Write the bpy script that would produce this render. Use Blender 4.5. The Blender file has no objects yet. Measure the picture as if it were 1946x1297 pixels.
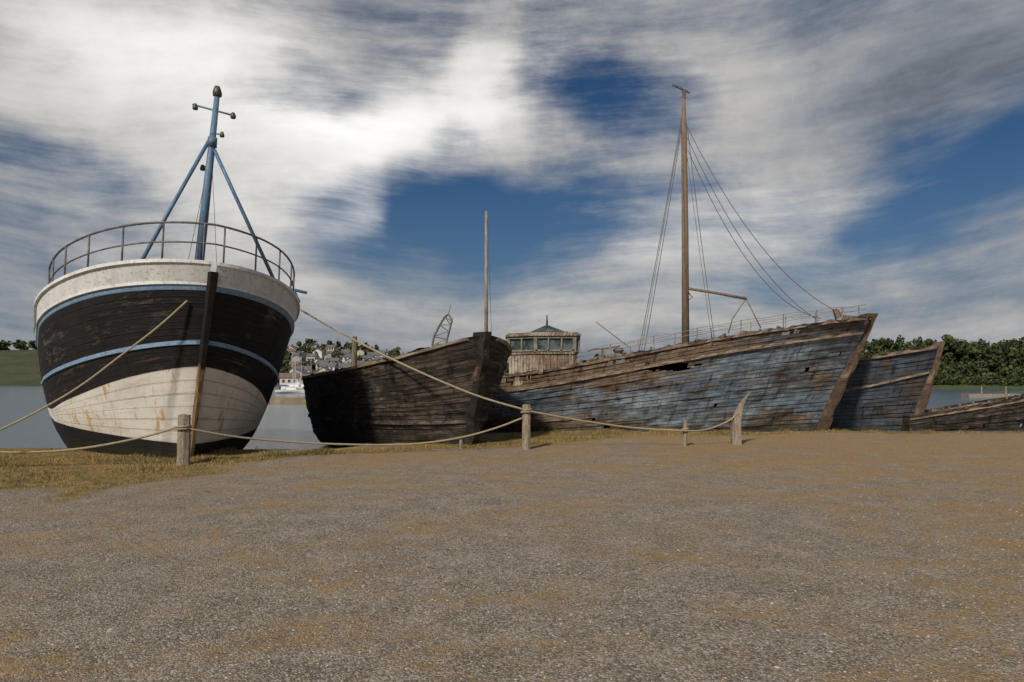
import bpy, math, random
import numpy as np
from mathutils import Vector, Matrix, noise
random.seed(7); np.random.seed(7)
F=1297.0; H=1.76; HY=722.0; CX=973.0
def P(px,py,Y): return Vector(((px-CX)/F*Y, Y, H-(py-HY)/F*Y))
scene=bpy.context.scene; COL=scene.collection

# ---------------------------------------------------------------- node helper
class NT:
    def __init__(s,tree): s.t=tree; s.N=tree.nodes; s.L=tree.links
    def n(s,typ,ins=None,**pr):
        nd=s.N.new(typ)
        for k,v in pr.items(): setattr(nd,k,v)
        if ins:
            for k,v in ins.items(): s.set(nd,k,v)
        return nd
    def set(s,nd,k,v):
        sock=nd.inputs[k]
        if isinstance(v,bpy.types.NodeSocket): s.L.new(v,sock)
        else:
            if isinstance(v,(tuple,list)) and len(v)==3 and sock.type=='RGBA': v=(*v,1)
            sock.default_value=v
    def m(s,op,a,b=0.0,c=0.0,clamp=False):
        nd=s.n('ShaderNodeMath',operation=op); nd.use_clamp=clamp
        s.set(nd,0,a); s.set(nd,1,b)
        if op in('MULTIPLY_ADD','COMPARE'): s.set(nd,2,c)
        return nd.outputs[0]
    def mix(s,f,a,b,bt='MIX'):
        nd=s.n('ShaderNodeMix',data_type='RGBA',blend_type=bt)
        s.set(nd,0,f); s.set(nd,6,a); s.set(nd,7,b); return nd.outputs[2]
    def mr(s,v,a,b,c=0.0,d=1.0,smooth=True):
        nd=s.n('ShaderNodeMapRange',interpolation_type='SMOOTHSTEP' if smooth else 'LINEAR')
        s.set(nd,0,v); s.set(nd,1,a); s.set(nd,2,b); s.set(nd,3,c); s.set(nd,4,d); return nd.outputs[0]
    def noise(s,vec,scale,detail=4,rough=.55,dist=0.0):
        nd=s.n('ShaderNodeTexNoise'); 
        if vec is not None: s.set(nd,'Vector',vec)
        nd.inputs['Scale'].default_value=scale; nd.inputs['Detail'].default_value=detail
        nd.inputs['Roughness'].default_value=rough; nd.inputs['Distortion'].default_value=dist
        return nd.outputs[0]
    def vmul(s,vec,k):
        nd=s.n('ShaderNodeVectorMath',operation='MULTIPLY'); s.set(nd,0,vec); nd.inputs[1].default_value=k; return nd.outputs[0]
    def vadd(s,vec,k):
        nd=s.n('ShaderNodeVectorMath',operation='ADD'); s.set(nd,0,vec); s.set(nd,1,k); return nd.outputs[0]
    def sep(s,vec):
        nd=s.n('ShaderNodeSeparateXYZ'); s.set(nd,0,vec); return nd.outputs
    def comb(s,x,y,z=0.0):
        nd=s.n('ShaderNodeCombineXYZ'); s.set(nd,0,x); s.set(nd,1,y); s.set(nd,2,z); return nd.outputs[0]
def newmat(name):
    m=bpy.data.materials.new(name); m.use_nodes=True; m.node_tree.nodes.clear()
    nt=NT(m.node_tree)
    out=nt.n('ShaderNodeOutputMaterial'); b=nt.n('ShaderNodeBsdfPrincipled')
    nt.L.new(b.outputs[0],out.inputs[0]); return m,nt,b
def fin(nt,b,col,rough=.8,bump=None,bstr=.5,bdist=.02,metal=0.0,spec=.3):
    nt.set(b,'Base Color',col); nt.set(b,'Roughness',rough); nt.set(b,'Metallic',metal); nt.set(b,'Specular IOR Level',spec)
    if bump is not None:
        bp=nt.n('ShaderNodeBump'); nt.set(bp,'Height',bump); bp.inputs['Strength'].default_value=bstr; bp.inputs['Distance'].default_value=bdist
        nt.L.new(bp.outputs[0],b.inputs['Normal'])

def simple(name,c1,c2,scale=3.0,rough=.8,bstr=.3,stretch=(1,1,1),metal=0.0,c3=None,spec=.3):
    m,nt,b=newmat(name); tc=nt.n('ShaderNodeTexCoord').outputs['Object']
    v=nt.vmul(tc,stretch); n1=nt.noise(v,scale,4,.65); n2=nt.noise(v,scale*6,3,.6)
    col=nt.mix(nt.mr(n1,.35,.65),c1,c2)
    if c3 is not None: col=nt.mix(nt.mr(n2,.55,.65),col,c3)
    fin(nt,b,col,rough,n2 if bstr>0 else None,bstr,.01,metal,spec); return m

# planked painted hull.  UV: u metres aft from stem, v plank index
def plank_mat(name,paint_a,paint_b,wood_a,wood_b,paint=.5,contrast=.08,seam=.55,rust=0.0,custom=None,rough=.75,streak=.5,bstr=.6,stain=.35,dark=None,dk=.8):
    m,nt,b=newmat(name)
    uv=nt.n('ShaderNodeUVMap').outputs[0]; o=nt.n('ShaderNodeTexCoord').outputs['Object']
    u,v,_=nt.sep(uv); ox,oy,oz=nt.sep(o)
    fv=nt.m('FRACT',v); fl=nt.m('FLOOR',v)
    d=nt.m('MULTIPLY',nt.m('ABSOLUTE',nt.m('SUBTRACT',fv,.5)),2.0)
    grain=nt.noise(nt.comb(nt.m('MULTIPLY',u,1.3),nt.m('MULTIPLY',v,4.0)),2.2,5,.72)
    fine=nt.noise(nt.comb(nt.m('MULTIPLY',u,3.0),nt.m('MULTIPLY',v,9.0)),3.0,2,.7)
    wn=nt.n('ShaderNodeTexWhiteNoise',noise_dimensions='2D')
    w1=nt.n('ShaderNodeTexWhiteNoise',noise_dimensions='1D'); nt.set(w1,'W',fl)
    us=nt.m('ADD',nt.m('DIVIDE',u,4.6),nt.m('MULTIPLY',w1.outputs[0],3.7))
    nt.set(wn,'Vector',nt.comb(fl,nt.m('FLOOR',us)))
    pr=wn.outputs[0]
    fu=nt.m('ABSOLUTE',nt.m('SUBTRACT',nt.m('FRACT',us),.5))
    butt=nt.mr(fu,.496,.499,0,.5)
    big=nt.noise(o,.75,4,.65,.4)
    peel=nt.noise(nt.comb(nt.m('MULTIPLY',u,1.5),nt.m('MULTIPLY',v,.75)),1.2,6,.80,.3)
    stv=nt.noise(nt.comb(nt.m('MULTIPLY',u,5.0),nt.m('MULTIPLY',v,.14)),1.3,4,.7)
    sth=nt.noise(nt.comb(nt.m('MULTIPLY',u,.55),nt.m('MULTIPLY',v,.8)),1.7,5,.75)
    pf=nt.m('ADD',nt.m('ADD',nt.m('MULTIPLY',peel,.6),nt.m('MULTIPLY',big,.4)),nt.m('MULTIPLY',nt.m('SUBTRACT',pr,.5),.03))
    if custom: pf=nt.m('ADD',pf,custom(nt,ox,oy,oz,u,v))
    fac=nt.mr(pf,1-paint-contrast-.0,1-paint+contrast)
    wood=nt.mix(nt.mr(grain,.38,.62),wood_a,wood_b)
    wood=nt.mix(nt.m('MULTIPLY',nt.mr(pr,.5,1),.15),wood,tuple(c*.5 for c in wood_b))
    pnt=nt.mix(nt.mr(nt.m('ADD',nt.m('MULTIPLY',fine,.5),nt.m('MULTIPLY',big,.5)),.4,.62),paint_a,paint_b)
    col=nt.mix(fac,wood,pnt)
    col=nt.mix(nt.m('MULTIPLY',nt.mr(stv,.5,.70),streak),col,nt.mix(1.0,col,(.26,.22,.18),'MULTIPLY'))
    col=nt.mix(nt.m('MULTIPLY',nt.mr(sth,.53,.64),stain),col,nt.mix(1.0,col,(.18,.15,.13),'MULTIPLY'))
    if dark: col=nt.mix(nt.m('MULTIPLY',dark(nt,ox,oy,oz,u,v),dk),col,nt.mix(1.0,col,(.24,.18,.13),'MULTIPLY'))
    if rust>0:
        rs=nt.noise(nt.comb(nt.m('MULTIPLY',u,2.2),nt.m('MULTIPLY',v,.10)),1.1,5,.8)
        col=nt.mix(nt.m('MULTIPLY',nt.mr(rs,.53,.63),rust),col,(.46,.25,.09))
        rs2=nt.noise(nt.comb(nt.m('MULTIPLY',u,1.0),nt.m('MULTIPLY',v,.5)),1.1,5,.7)
        col=nt.mix(nt.m('MULTIPLY',nt.mr(rs2,.52,.70),rust*.45),col,(.38,.30,.20))
    sm=nt.m('MAXIMUM',nt.mr(d,.78,.96),butt)
    sm2=nt.m('MULTIPLY',sm,nt.mr(fine,.3,.6,.25,1.0))
    col=nt.mix(nt.m('MULTIPLY',sm2,seam),col,(.012,.010,.009))
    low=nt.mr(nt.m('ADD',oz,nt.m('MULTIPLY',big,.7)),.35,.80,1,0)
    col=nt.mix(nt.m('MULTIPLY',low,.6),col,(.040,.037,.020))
    h=nt.m('ADD',nt.m('SUBTRACT',nt.m('MULTIPLY',grain,.6),nt.m('MULTIPLY',sm,.9)),nt.m('MULTIPLY',fac,.25))
    fin(nt,b,col,rough,h,bstr,.02,0,.2); return m

# ---------------------------------------------------------------- mesh builder
class MB:
    def __init__(s): s.v=[]; s.f=[]; s.m=[]; s.uv=[]
    def face(s,idx,mat=0,uv=None): s.f.append(tuple(idx)); s.m.append(mat); s.uv.append(uv)
    def tube(s,pts,r,n=8,mat=0,cap=True):
        pts=[Vector(p) for p in pts]; k=len(pts)
        rs=r if isinstance(r,(list,tuple)) else [r]*k
        t0=(pts[1]-pts[0]).normalized(); a=Vector((0,0,1)) if abs(t0.z)<.9 else Vector((1,0,0))
        nx=t0.cross(a).normalized(); base=len(s.v)
        for i,p in enumerate(pts):
            t=(pts[min(i+1,k-1)]-pts[max(i-1,0)]).normalized()
            nx=(nx-t*nx.dot(t)).normalized(); ny=t.cross(nx)
            for j in range(n):
                an=2*math.pi*j/n; s.v.append(p+(nx*math.cos(an)+ny*math.sin(an))*rs[i])
        for i in range(k-1):
            for j in range(n):
                a0=base+i*n+j; b0=base+i*n+(j+1)%n; s.face((a0,b0,b0+n,a0+n),mat)
        if cap:
            s.face([base+j for j in range(n)][::-1],mat); s.face([base+(k-1)*n+j for j in range(n)],mat)
    def box(s,c,size,mat=0,M=None,taper=1.0,jit=0.0):
        base=len(s.v); c=Vector(c)
        for z in(-.5,.5):
            tp=taper if z>0 else 1
            for x,y in((-.5,-.5),(.5,-.5),(.5,.5),(-.5,.5)):
                p=Vector((x*size[0]*tp,y*size[1]*tp,z*size[2]))+Vector([random.uniform(-jit,jit) for _ in range(3)])
                if M: p=M@p
                s.v.append(c+p)
        for q in((0,3,2,1),(4,5,6,7),(0,1,5,4),(1,2,6,5),(2,3,7,6),(3,0,4,7)): s.face([base+i for i in q],mat)
    def beam(s,a,b,w,h,mat=0):
        a=Vector(a); b=Vector(b); t=(b-a); L=t.length; t.normalize()
        up=Vector((0,0,1)) if abs(t.z)<.95 else Vector((0,1,0))
        x=t.cross(up).normalized(); z=x.cross(t)
        M=Matrix((x,t,z)).transposed(); s.box((a+b)/2,(w,L,h),mat,M)
    def lathe(s,c,prof,n=12,mat=0,M=None):
        base=len(s.v); c=Vector(c)
        for r,z in prof:
            for j in range(n):
                an=2*math.pi*j/n; p=Vector((r*math.cos(an),r*math.sin(an),z))
                if M: p=M@p
                s.v.append(c+p)
        for i in range(len(prof)-1):
            for j in range(n):
                a0=base+i*n+j; b0=base+i*n+(j+1)%n; s.face((a0,b0,b0+n,a0+n),mat)
        s.face([base+j for j in range(n)][::-1],mat); s.face([base+(len(prof)-1)*n+j for j in range(n)],mat)
    def build(s,name,mats,parent=None,origin=(0,0,0),smooth=False):
        me=bpy.data.meshes.new(name); o=Vector(origin)
        me.from_pydata([tuple(Vector(p)-o) for p in s.v],[],s.f)
        for m in mats: me.materials.append(m)
        me.polygons.foreach_set('material_index',s.m)
        if smooth: me.polygons.foreach_set('use_smooth',[True]*len(s.f))
        if any(u is not None for u in s.uv):
            ul=me.uv_layers.new(name='UVMap')
            for p,u in zip(me.polygons,s.uv):
                if u is not None:
                    for li,c in zip(p.loop_indices,u): ul.data[li].uv=c
        me.update()
        ob=bpy.data.objects.new(name,me); COL.objects.link(ob)
        if parent is not None: ob.parent=parent
        else: ob.location=o
        return ob
def root(name,loc,label,cat,group=None):
    e=bpy.data.objects.new(name,None); e.location=loc; e.empty_display_size=.3; COL.objects.link(e)
    e['label']=label; e['category']=cat
    if group: e['group']=group
    return e
def tag(o,label,cat,group=None):
    o['label']=label; o['category']=cat
    if group: o['group']=group
def beam_part(name,a,b,w,h,mat,par,org):
    mb=MB(); mb.beam(a,b,w,h); return mb.build(name,[mat],par,org)
def tube_part(name,pts,r,n,mat,par,org,sm=True):
    mb=MB(); mb.tube(pts,r,n); return mb.build(name,[mat],par,org,smooth=sm)
def tab(xs,ys):
    def f(s): return float(np.interp(s,xs,ys))
    return f
def stab(xs,ys):   # smooth table
    g=np.linspace(xs[0],xs[-1],200); y=np.interp(g,xs,ys); k=np.ones(17)/17
    yp=np.concatenate([2*y[0]-y[1:9][::-1],y,2*y[-1]-y[-9:-1][::-1]]); y2=np.convolve(yp,k,'valid')
    return lambda s: float(np.interp(s,g,y2))
def sag(a,b,d,n=16):
    a=Vector(a); b=Vector(b)
    return [a.lerp(b,i/n)-Vector((0,0,4*d*(i/n)*(1-i/n))) for i in range(n+1)]
def smoothpts(pts,n=6):
    pts=[Vector(p) for p in pts]; out=[]
    for i in range(len(pts)-1):
        p0=pts[max(i-1,0)];p1=pts[i];p2=pts[i+1];p3=pts[min(i+2,len(pts)-1)]
        for k in range(n):
            t=k/n; out.append(.5*((2*p1)+(p2-p0)*t+(2*p0-5*p1+4*p2-p3)*t*t+(3*p1-p0-3*p2+p3)*t**3))
    out.append(pts[-1]); return out

# ---------------------------------------------------------------- hull
class Hull:
    def __init__(s,L,zs,zk,stem,M,Bm,Lrt,Lrb,pt,pb,a,Ls,tr,wob=0.0,a_bow=None):
        s.L=L;s.zs=zs;s.zk=zk;s.stem=stem;s.M=M;s.p=(Bm,Lrt,Lrb,pt,pb,a,Ls,tr);s.wob=wob;s.a_bow=a if a_bow is None else a_bow
    def b(s,t_,z):
        Bm,Lrt,Lrb,pt,pb,a,Ls,tr=s.p
        q=min(max((z-s.zk)/(s.zs(t_)-s.zk),0),1)
        Lr=Lrb+(Lrt-Lrb)*q; p=pb+(pt-pb)*q; t=min(t_/Lr,1); pl=(1-(1-t)**2)**p if t>0 else 0
        ts=min((s.L-t_)/Ls,1) if t_<s.L else 0
        st=tr+(1-tr)*(1-(1-ts)**2)**.6
        aa=s.a_bow+(a-s.a_bow)*min(t_/Lrb,1)
        r=Bm*pl*st*(q**aa if q>0 else 0)
        if s.wob: r+=s.wob*noise.noise((t_*.7,z*1.3,3.1))*min(1,t_)+s.wob*.35*noise.noise((t_*3,z*6,1.1))*min(1,t_)
        return max(r,.055)
    def loc(s,t_,z,side,off=0.0):
        return Vector((s.stem(z)*(1-t_/s.L)-t_, side*max(s.b(t_,z)+off,.02), z))
    def w(s,t_,z,side,off=0.0): return s.M@s.loc(t_,z,side,off)
    def shell(s,bands,mats,parent,origin,N=60,jag=0.0,pw=1.7,groove=.012,hole=None,pj=0.0):
        mb=MB(); S=[s.L*(i/N)**pw for i in range(N+1)]
        rows=[]; pv=0
        for bi,(lo,hi,mi,npl) in enumerate(bands):
            for k in range(npl):
                for fr,g in((0,groove),(.1,0),(.5,0),(.9,0)):
                    rows.append((lo,hi,(k+fr)/npl,g,mi,pv+fr))
                pv+=1
        rows.append((bands[-1][0],bands[-1][1],1.0,0,bands[-1][2],pv))
        R=len(rows)
        for side in(1,-1):
            base=len(mb.v)
            for (lo,hi,fr,g,mi,vv) in rows:
                for t in S:
                    z=lo(t)+(hi(t)-lo(t))*fr
                    if vv==pv and jag: z+=jag*(noise.noise((t*2.2,side*5,2))+.6*noise.noise((t*7,side,7))+.5*(noise.cell((t*2.3,side*3,1))-.5))
                    off=-g+(pj*noise.noise((t*.5,math.floor(vv)*7.3,side)) if pj else 0)
                    mb.v.append(s.w(t,z,side,off))
            for r in range(R-1):
                for i in range(N):
                    a0=base+r*(N+1)+i; q=(a0,a0+1,a0+N+2,a0+N+1)
                    v0=rows[r][5]; v1=rows[r+1][5]
                    if v1<v0: v1=v0+.1
                    if hole and hole(S[i],mb.v[a0].z,math.floor(v0+.05),side): continue
                    u=((S[i],v0),(S[i+1],v0),(S[i+1],v1),(S[i],v1))
                    if side==-1: mb.face(q,rows[r][4],u)
                    else: mb.face(q[::-1],rows[r][4],u[::-1])
        half=R*(N+1)
        for r in range(R-1):   # transom
            a0=r*(N+1)+N; b0=a0+half; v0=rows[r][5]; v1=max(rows[r+1][5],v0)
            mb.face((a0,a0+N+1,b0+N+1,b0),rows[r][4],((0,v0),(0,v1),(2,v1),(2,v0)))
        return mb.build('hull',mats,parent,origin,smooth=False)
    def strip(s,mb,zf,hh,off,mat=0,s0=0.02,s1=None,sides=(1,-1),N=40,inn=-.03,jit=0.0):
        s1=s1 or s.L
        for side in sides:
            base=len(mb.v)
            for i in range(N+1):
                t=s0+(s1-s0)*(i/N)**1.5; z=zf(t)
                jz=jit*noise.noise((t*2.5,side,zf(1))) if jit else 0
                for dz,of in((-hh,inn),(-hh,off),(hh+jz,off+jz*.5),(hh+jz,inn)):
                    p=s.loc(t,z,side,of); p.z+=dz; mb.v.append(s.M@p)
            for i in range(N):
                for j in range(4):
                    a0=base+i*4+j; b0=base+i*4+(j+1)%4; u=s0+(s1-s0)*(i/N)**1.5; u2=s0+(s1-s0)*((i+1)/N)**1.5
                    mb.face((a0,b0,b0+4,a0+4),mat,((u,.1+j*.2),(u,j*.2+.3),(u2,j*.2+.3),(u2,.1+j*.2)))
            mb.face([base+j for j in range(4)],mat); mb.face([base+N*4+j for j in range(4)][::-1],mat)
    def deck(s,drop,mats,parent,origin,N=30):
        mb=MB()
        for i in range(N+1):
            t=.15+(s.L-.15)*i/N; z=s.zs(t)-drop
            for side in(-1,1): mb.v.append(s.w(t,z,side,-.02))
        for i in range(N): mb.face((2*i,2*i+1,2*i+3,2*i+2),0,((i*.3,0),(i*.3,8),(i*.3+.3,8),(i*.3+.3,0)))
        return mb.build('deck',mats,parent,origin)
    def stempost(s,name,mats,parent,origin,z0,z1,w,dep,fw=.10,N=14,jit=0.0,w_top=None):
        mb=MB(); wt=w_top or w; N=24
        for i in range(N+1):
            k=i/N; z=z0+(z1-z0)*k; x=s.stem(z); ww=w+(wt-w)*k
            j=jit*noise.noise((z*2,1,4)); j2=jit*.5*noise.noise((z*3,5,4))
            for dx,dy in((-dep,ww*.6+.02),(fw*.4,ww/2+j2),(fw+j,ww*.33),(fw+j,-ww*.33),(fw*.4,-ww/2+j2),(-dep,-ww*.6-.02)):
                mb.v.append(s.M@Vector((x+dx,dy,z)))
        for i in range(N):
            z=(z0+(z1-z0)*i/N); z2=(z0+(z1-z0)*(i+1)/N)
            for j in range(6):
                a0=i*6+j;b0=i*6+(j+1)%6; v0=.12+j*.12; mb.face((a0,a0+6,b0+6,b0),0,((z+9,v0),(z2+9,v0),(z2+9,v0+.1),(z+9,v0+.1)))
        mb.face([N*6+j for j in range(6)][::-1],0); mb.face([j for j in range(6)],0)
        return mb.build(name,mats,parent,origin)
def frame(x,y,z,yaw,heel=0,pitch=0):
    r=math.radians
    return Matrix.Translation((x,y,z))@Matrix.Rotation(r(yaw),4,'Z')@Matrix.Rotation(r(heel),4,'X')@Matrix.Rotation(r(pitch),4,'Y')
C0=lambda v:(lambda s:v)

# ---------------------------------------------------------------- materials
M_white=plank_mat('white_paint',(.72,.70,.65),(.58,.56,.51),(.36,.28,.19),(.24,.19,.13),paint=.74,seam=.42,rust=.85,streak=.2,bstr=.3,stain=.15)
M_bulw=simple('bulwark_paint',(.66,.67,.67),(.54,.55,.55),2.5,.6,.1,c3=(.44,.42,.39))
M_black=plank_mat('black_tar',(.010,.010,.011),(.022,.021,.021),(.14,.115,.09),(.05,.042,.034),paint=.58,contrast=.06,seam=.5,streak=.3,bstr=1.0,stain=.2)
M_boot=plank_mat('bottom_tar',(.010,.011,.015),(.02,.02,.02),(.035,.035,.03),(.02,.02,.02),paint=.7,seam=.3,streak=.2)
M_stripe=simple('stripe_blue',(.14,.23,.36),(.19,.29,.41),4,.6,.15,c3=(.09,.13,.19))
M_mast=simple('mast_blue',(.08,.15,.25),(.12,.20,.30),5,.5,.15,(1,1,.3),c3=(.06,.09,.13))
M_steel=simple('painted_steel',(.07,.07,.075),(.16,.15,.14),8,.5,.15)
M_lamp=simple('lamp_metal',(.05,.045,.04),(.11,.09,.07),10,.4,.1)
M_stemA=plank_mat('stem_timber',(.010,.009,.009),(.02,.018,.016),(.30,.19,.09),(.10,.065,.035),paint=.5,contrast=.05,seam=.0,streak=.3,
    custom=lambda nt,ox,oy,oz,u,v: nt.mr(oz,1.5,2.6,-.16,.25))
M_wood=simple('weathered_timber',(.22,.175,.13),(.11,.083,.06),6,.9,.8,(3,3,.5),c3=(.05,.038,.028))
M_wood2=simple('grey_timber',(.33,.285,.225),(.20,.16,.12),6,.9,.8,(3,3,.5),c3=(.08,.06,.045))
M_mastC=simple('varnished_timber',(.22,.15,.10),(.13,.088,.06),5,.85,.7,(4,4,.4),c3=(.34,.28,.22))
M_rope=simple('hemp_rope',(.40,.34,.235),(.26,.21,.14),40,.95,.8,c3=(.14,.11,.07))
M_wire=simple('wire',(.07,.065,.06),(.12,.11,.10),10,.7,.1)
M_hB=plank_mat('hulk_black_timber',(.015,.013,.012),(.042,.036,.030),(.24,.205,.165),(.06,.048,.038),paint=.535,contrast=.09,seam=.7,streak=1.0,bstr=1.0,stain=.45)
M_stemB=plank_mat('hulk_stem_timber',(.014,.012,.011),(.035,.028,.022),(.15,.11,.08),(.045,.034,.026),paint=.56,contrast=.06,seam=.0,streak=.5,bstr=1.0)
def cC(nt,ox,oy,oz,u,v):
    big2=nt.noise(nt.comb(nt.m('MULTIPLY',ox,.55),nt.m('MULTIPLY',oz,1.1),3.3),1.1,4,.6)
    bow=nt.mr(u,6.0,8.5,.045,-.035)
    patch=nt.m('MULTIPLY',nt.m('MULTIPLY',nt.mr(u,9.0,9.6),nt.mr(u,12.7,12.2)),nt.m('MULTIPLY',nt.mr(oz,.5,.85),nt.mr(oz,1.45,1.35)))
    mid=nt.m('MULTIPLY',nt.mr(u,5.0,7.5),nt.mr(oz,1.1,1.8,.0,-.10))
    low=nt.m('MULTIPLY',nt.mr(oz,.9,.3),-.08)
    q=nt.m('ADD',nt.m('ADD',nt.m('ADD',bow,nt.m('MULTIPLY',patch,.24)),mid),low)
    return nt.m('ADD',q,nt.m('MULTIPLY',nt.m('SUBTRACT',big2,.5),.38))
def dC(nt,ox,oy,oz,u,v):
    n=nt.noise(nt.comb(nt.m('MULTIPLY',u,.45),nt.m('MULTIPLY',v,.16),7.7),1.5,5,.7)
    return nt.mr(nt.m('ADD',n,nt.mr(u,6,12,0,.05)),.48,.64)
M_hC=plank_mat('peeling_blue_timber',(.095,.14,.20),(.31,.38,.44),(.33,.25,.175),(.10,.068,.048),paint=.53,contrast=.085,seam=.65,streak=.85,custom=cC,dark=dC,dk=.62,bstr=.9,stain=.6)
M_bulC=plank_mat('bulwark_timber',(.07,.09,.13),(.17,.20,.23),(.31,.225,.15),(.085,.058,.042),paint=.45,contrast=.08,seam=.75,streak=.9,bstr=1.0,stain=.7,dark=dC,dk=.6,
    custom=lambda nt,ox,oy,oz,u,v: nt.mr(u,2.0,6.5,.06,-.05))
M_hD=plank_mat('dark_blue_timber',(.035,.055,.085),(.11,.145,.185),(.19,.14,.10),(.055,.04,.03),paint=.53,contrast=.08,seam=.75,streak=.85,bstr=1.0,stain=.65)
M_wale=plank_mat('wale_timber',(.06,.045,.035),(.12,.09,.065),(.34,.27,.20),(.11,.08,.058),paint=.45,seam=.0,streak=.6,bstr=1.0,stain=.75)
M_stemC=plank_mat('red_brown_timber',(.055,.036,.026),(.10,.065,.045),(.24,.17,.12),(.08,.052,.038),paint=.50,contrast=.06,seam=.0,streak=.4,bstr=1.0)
M_deck=plank_mat('deck_boards',(.08,.07,.06),(.12,.10,.08),(.2,.16,.12),(.1,.08,.06),paint=.4)
M_green=simple('green_frame',(.035,.065,.055),(.055,.095,.078),6,.7,.2,c3=(.13,.105,.075))
M_glass,nt,b=newmat('dirty_glass'); o=nt.n('ShaderNodeTexCoord').outputs['Object']
fin(nt,b,nt.mix(nt.mr(nt.noise(o,3,4),.4,.6),(.02,.028,.03),(.09,.115,.12)),.25,None,spec=.5)

# ---------------------------------------------------------------- ground
EX=[-400,-60,-9,-7.5,-4.7,-3.6,-2,0,4,10,12,400]; EY=[17,17,17.6,17.3,17.2,18.4,20.6,24.0,24.6,24.3,23.1,23.1]
def edge(x): return float(np.interp(x,EX,EY))
GL=[(-6.3,15.2,.6),(-4.4,16.6,.6),(-2.2,17.8,.8),(-.6,18.8,1.4),(1.2,20.2,1.7),(3.5,21.4,1.2),(6,21.8,.9),(10,22.4,.6),(22,22.6,.25)]
def grass_mask(x,y):
    nz=noise.fractal((x*.6,y*.6,0),1,2,4)
    a=1/(1+math.exp(max(-30,min(30,(x+6.0+nz*1.2)*3))))*(1/(1+math.exp(max(-30,min(30,-(y-9.6-(x+6.5)*-.45+nz*1.5)*2)))))
    b_=0
    for i in range(len(GL)-1):
        x0,y0,w0=GL[i];x1,y1,w1=GL[i+1]
        dx,dy=x1-x0,y1-y0;t=max(0,min(1,((x-x0)*dx+(y-y0)*dy)/(dx*dx+dy*dy)))
        d=math.hypot(x-x0-t*dx,y-y0-t*dy)/(w0+(w1-w0)*t); b_=max(b_,max(0,min(1,1.25-d+nz*.5)))
    return max(a,b_)
def gz(x,y):
    z=.05*noise.fractal((x*.18,y*.18,5),1,2,4)+.012*noise.noise((x*1.7,y*1.7,1))
    if 17<y<26 and -3<x<12: z+=.10*max(0,1-abs(y-21.5)/2.5)*max(0,min(1,(x+3)/3))*(.6+.6*noise.noise((x*.6,y*.6,8)))
    d=y-edge(x)
    if d>0: t=min(d/2.2,1); z-=1.9*t*t*(3-2*t)
    return z
xs=list(np.linspace(-2500,-60,14))+list(np.linspace(-50,-26,10))+list(np.arange(-24,24,.17))+list(np.linspace(25,60,14))+list(np.linspace(90,2500,12))
ys=list(np.linspace(-300,-10,8))+list(np.linspace(-6,2,8))+list(np.arange(2.3,27,.17))+list(np.linspace(28,60,8))+[120,400,1500,4000]
gv=[];gm=[]
for y in ys:
    for x in xs:
        gv.append((x,y,gz(x,y))); gm.append(grass_mask(x,y) if -26<x<26 and 2<y<27 else 0.0)
nx=len(xs)
gf=[(j*nx+i,j*nx+i+1,(j+1)*nx+i+1,(j+1)*nx+i) for j in range(len(ys)-1) for i in range(nx-1)]
me=bpy.data.meshes.new('ground'); me.from_pydata(gv,[],gf)
at=me.attributes.new('grassmask','FLOAT','POINT'); at.data.foreach_set('value',gm)
me.polygons.foreach_set('use_smooth',[True]*len(gf))
g=bpy.data.objects.new('ground',me); COL.objects.link(g); g['kind']='structure'
m,nt,b=newmat('gravel_ground'); o=nt.n('ShaderNodeTexCoord').outputs['Object']
gx,gy,gzz=nt.sep(o)
at=nt.n('ShaderNodeAttribute'); at.attribute_name='grassmask'; gmk=at.outputs['Fac']
vo=nt.n('ShaderNodeTexVoronoi'); nt.set(vo,'Vector',o); vo.inputs['Scale'].default_value=80
n2=nt.noise(o,2.0,5,.75); n3=nt.noise(o,19,5,.8); n4=nt.noise(nt.vmul(o,(1,1.7,1)),.50,6,.74,.4); n5=nt.noise(nt.vmul(o,(1,1.5,1)),6.0,4,.75)
col=nt.mix(nt.mr(n2,.35,.66),(.190,.163,.134),(.325,.28,.228))
st=nt.sep(vo.outputs['Color'])[0]
col=nt.mix(nt.mr(st,.50,1.0,0,.75),col,(.56,.50,.42))
col=nt.mix(nt.mr(st,.40,.0,0,.65),col,(.075,.062,.05))
col=nt.mix(nt.mr(n3,.50,.36,0,.60),col,(.085,.068,.052))
pat=nt.mr(nt.m('ADD',nt.m('ADD',nt.m('MULTIPLY',n4,.6),nt.m('MULTIPLY',n5,.4)),nt.m('ADD',nt.mr(gy,8,18,0,.06),nt.mr(gx,1,6,0,.035))),.49,.60)
col=nt.mix(nt.m('MULTIPLY',pat,.70),col,nt.mix(nt.mr(n3,.38,.60),(.46,.30,.125),(.24,.15,.065)))
gfac=nt.mr(nt.m('ADD',gmk,nt.m('MULTIPLY',nt.m('SUBTRACT',n3,.5),1.3)),.25,.75)
gcol=nt.mix(nt.mr(n2,.4,.62),(.31,.215,.085),(.14,.118,.045))
col=nt.mix(gfac,col,gcol)
hh=nt.m('ADD',nt.m('MULTIPLY',n3,1.1),nt.m('MULTIPLY',vo.outputs['Distance'],-.4))
fin(nt,b,col,.95,hh,.95,.032,spec=.15); me.materials.append(m)

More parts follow.
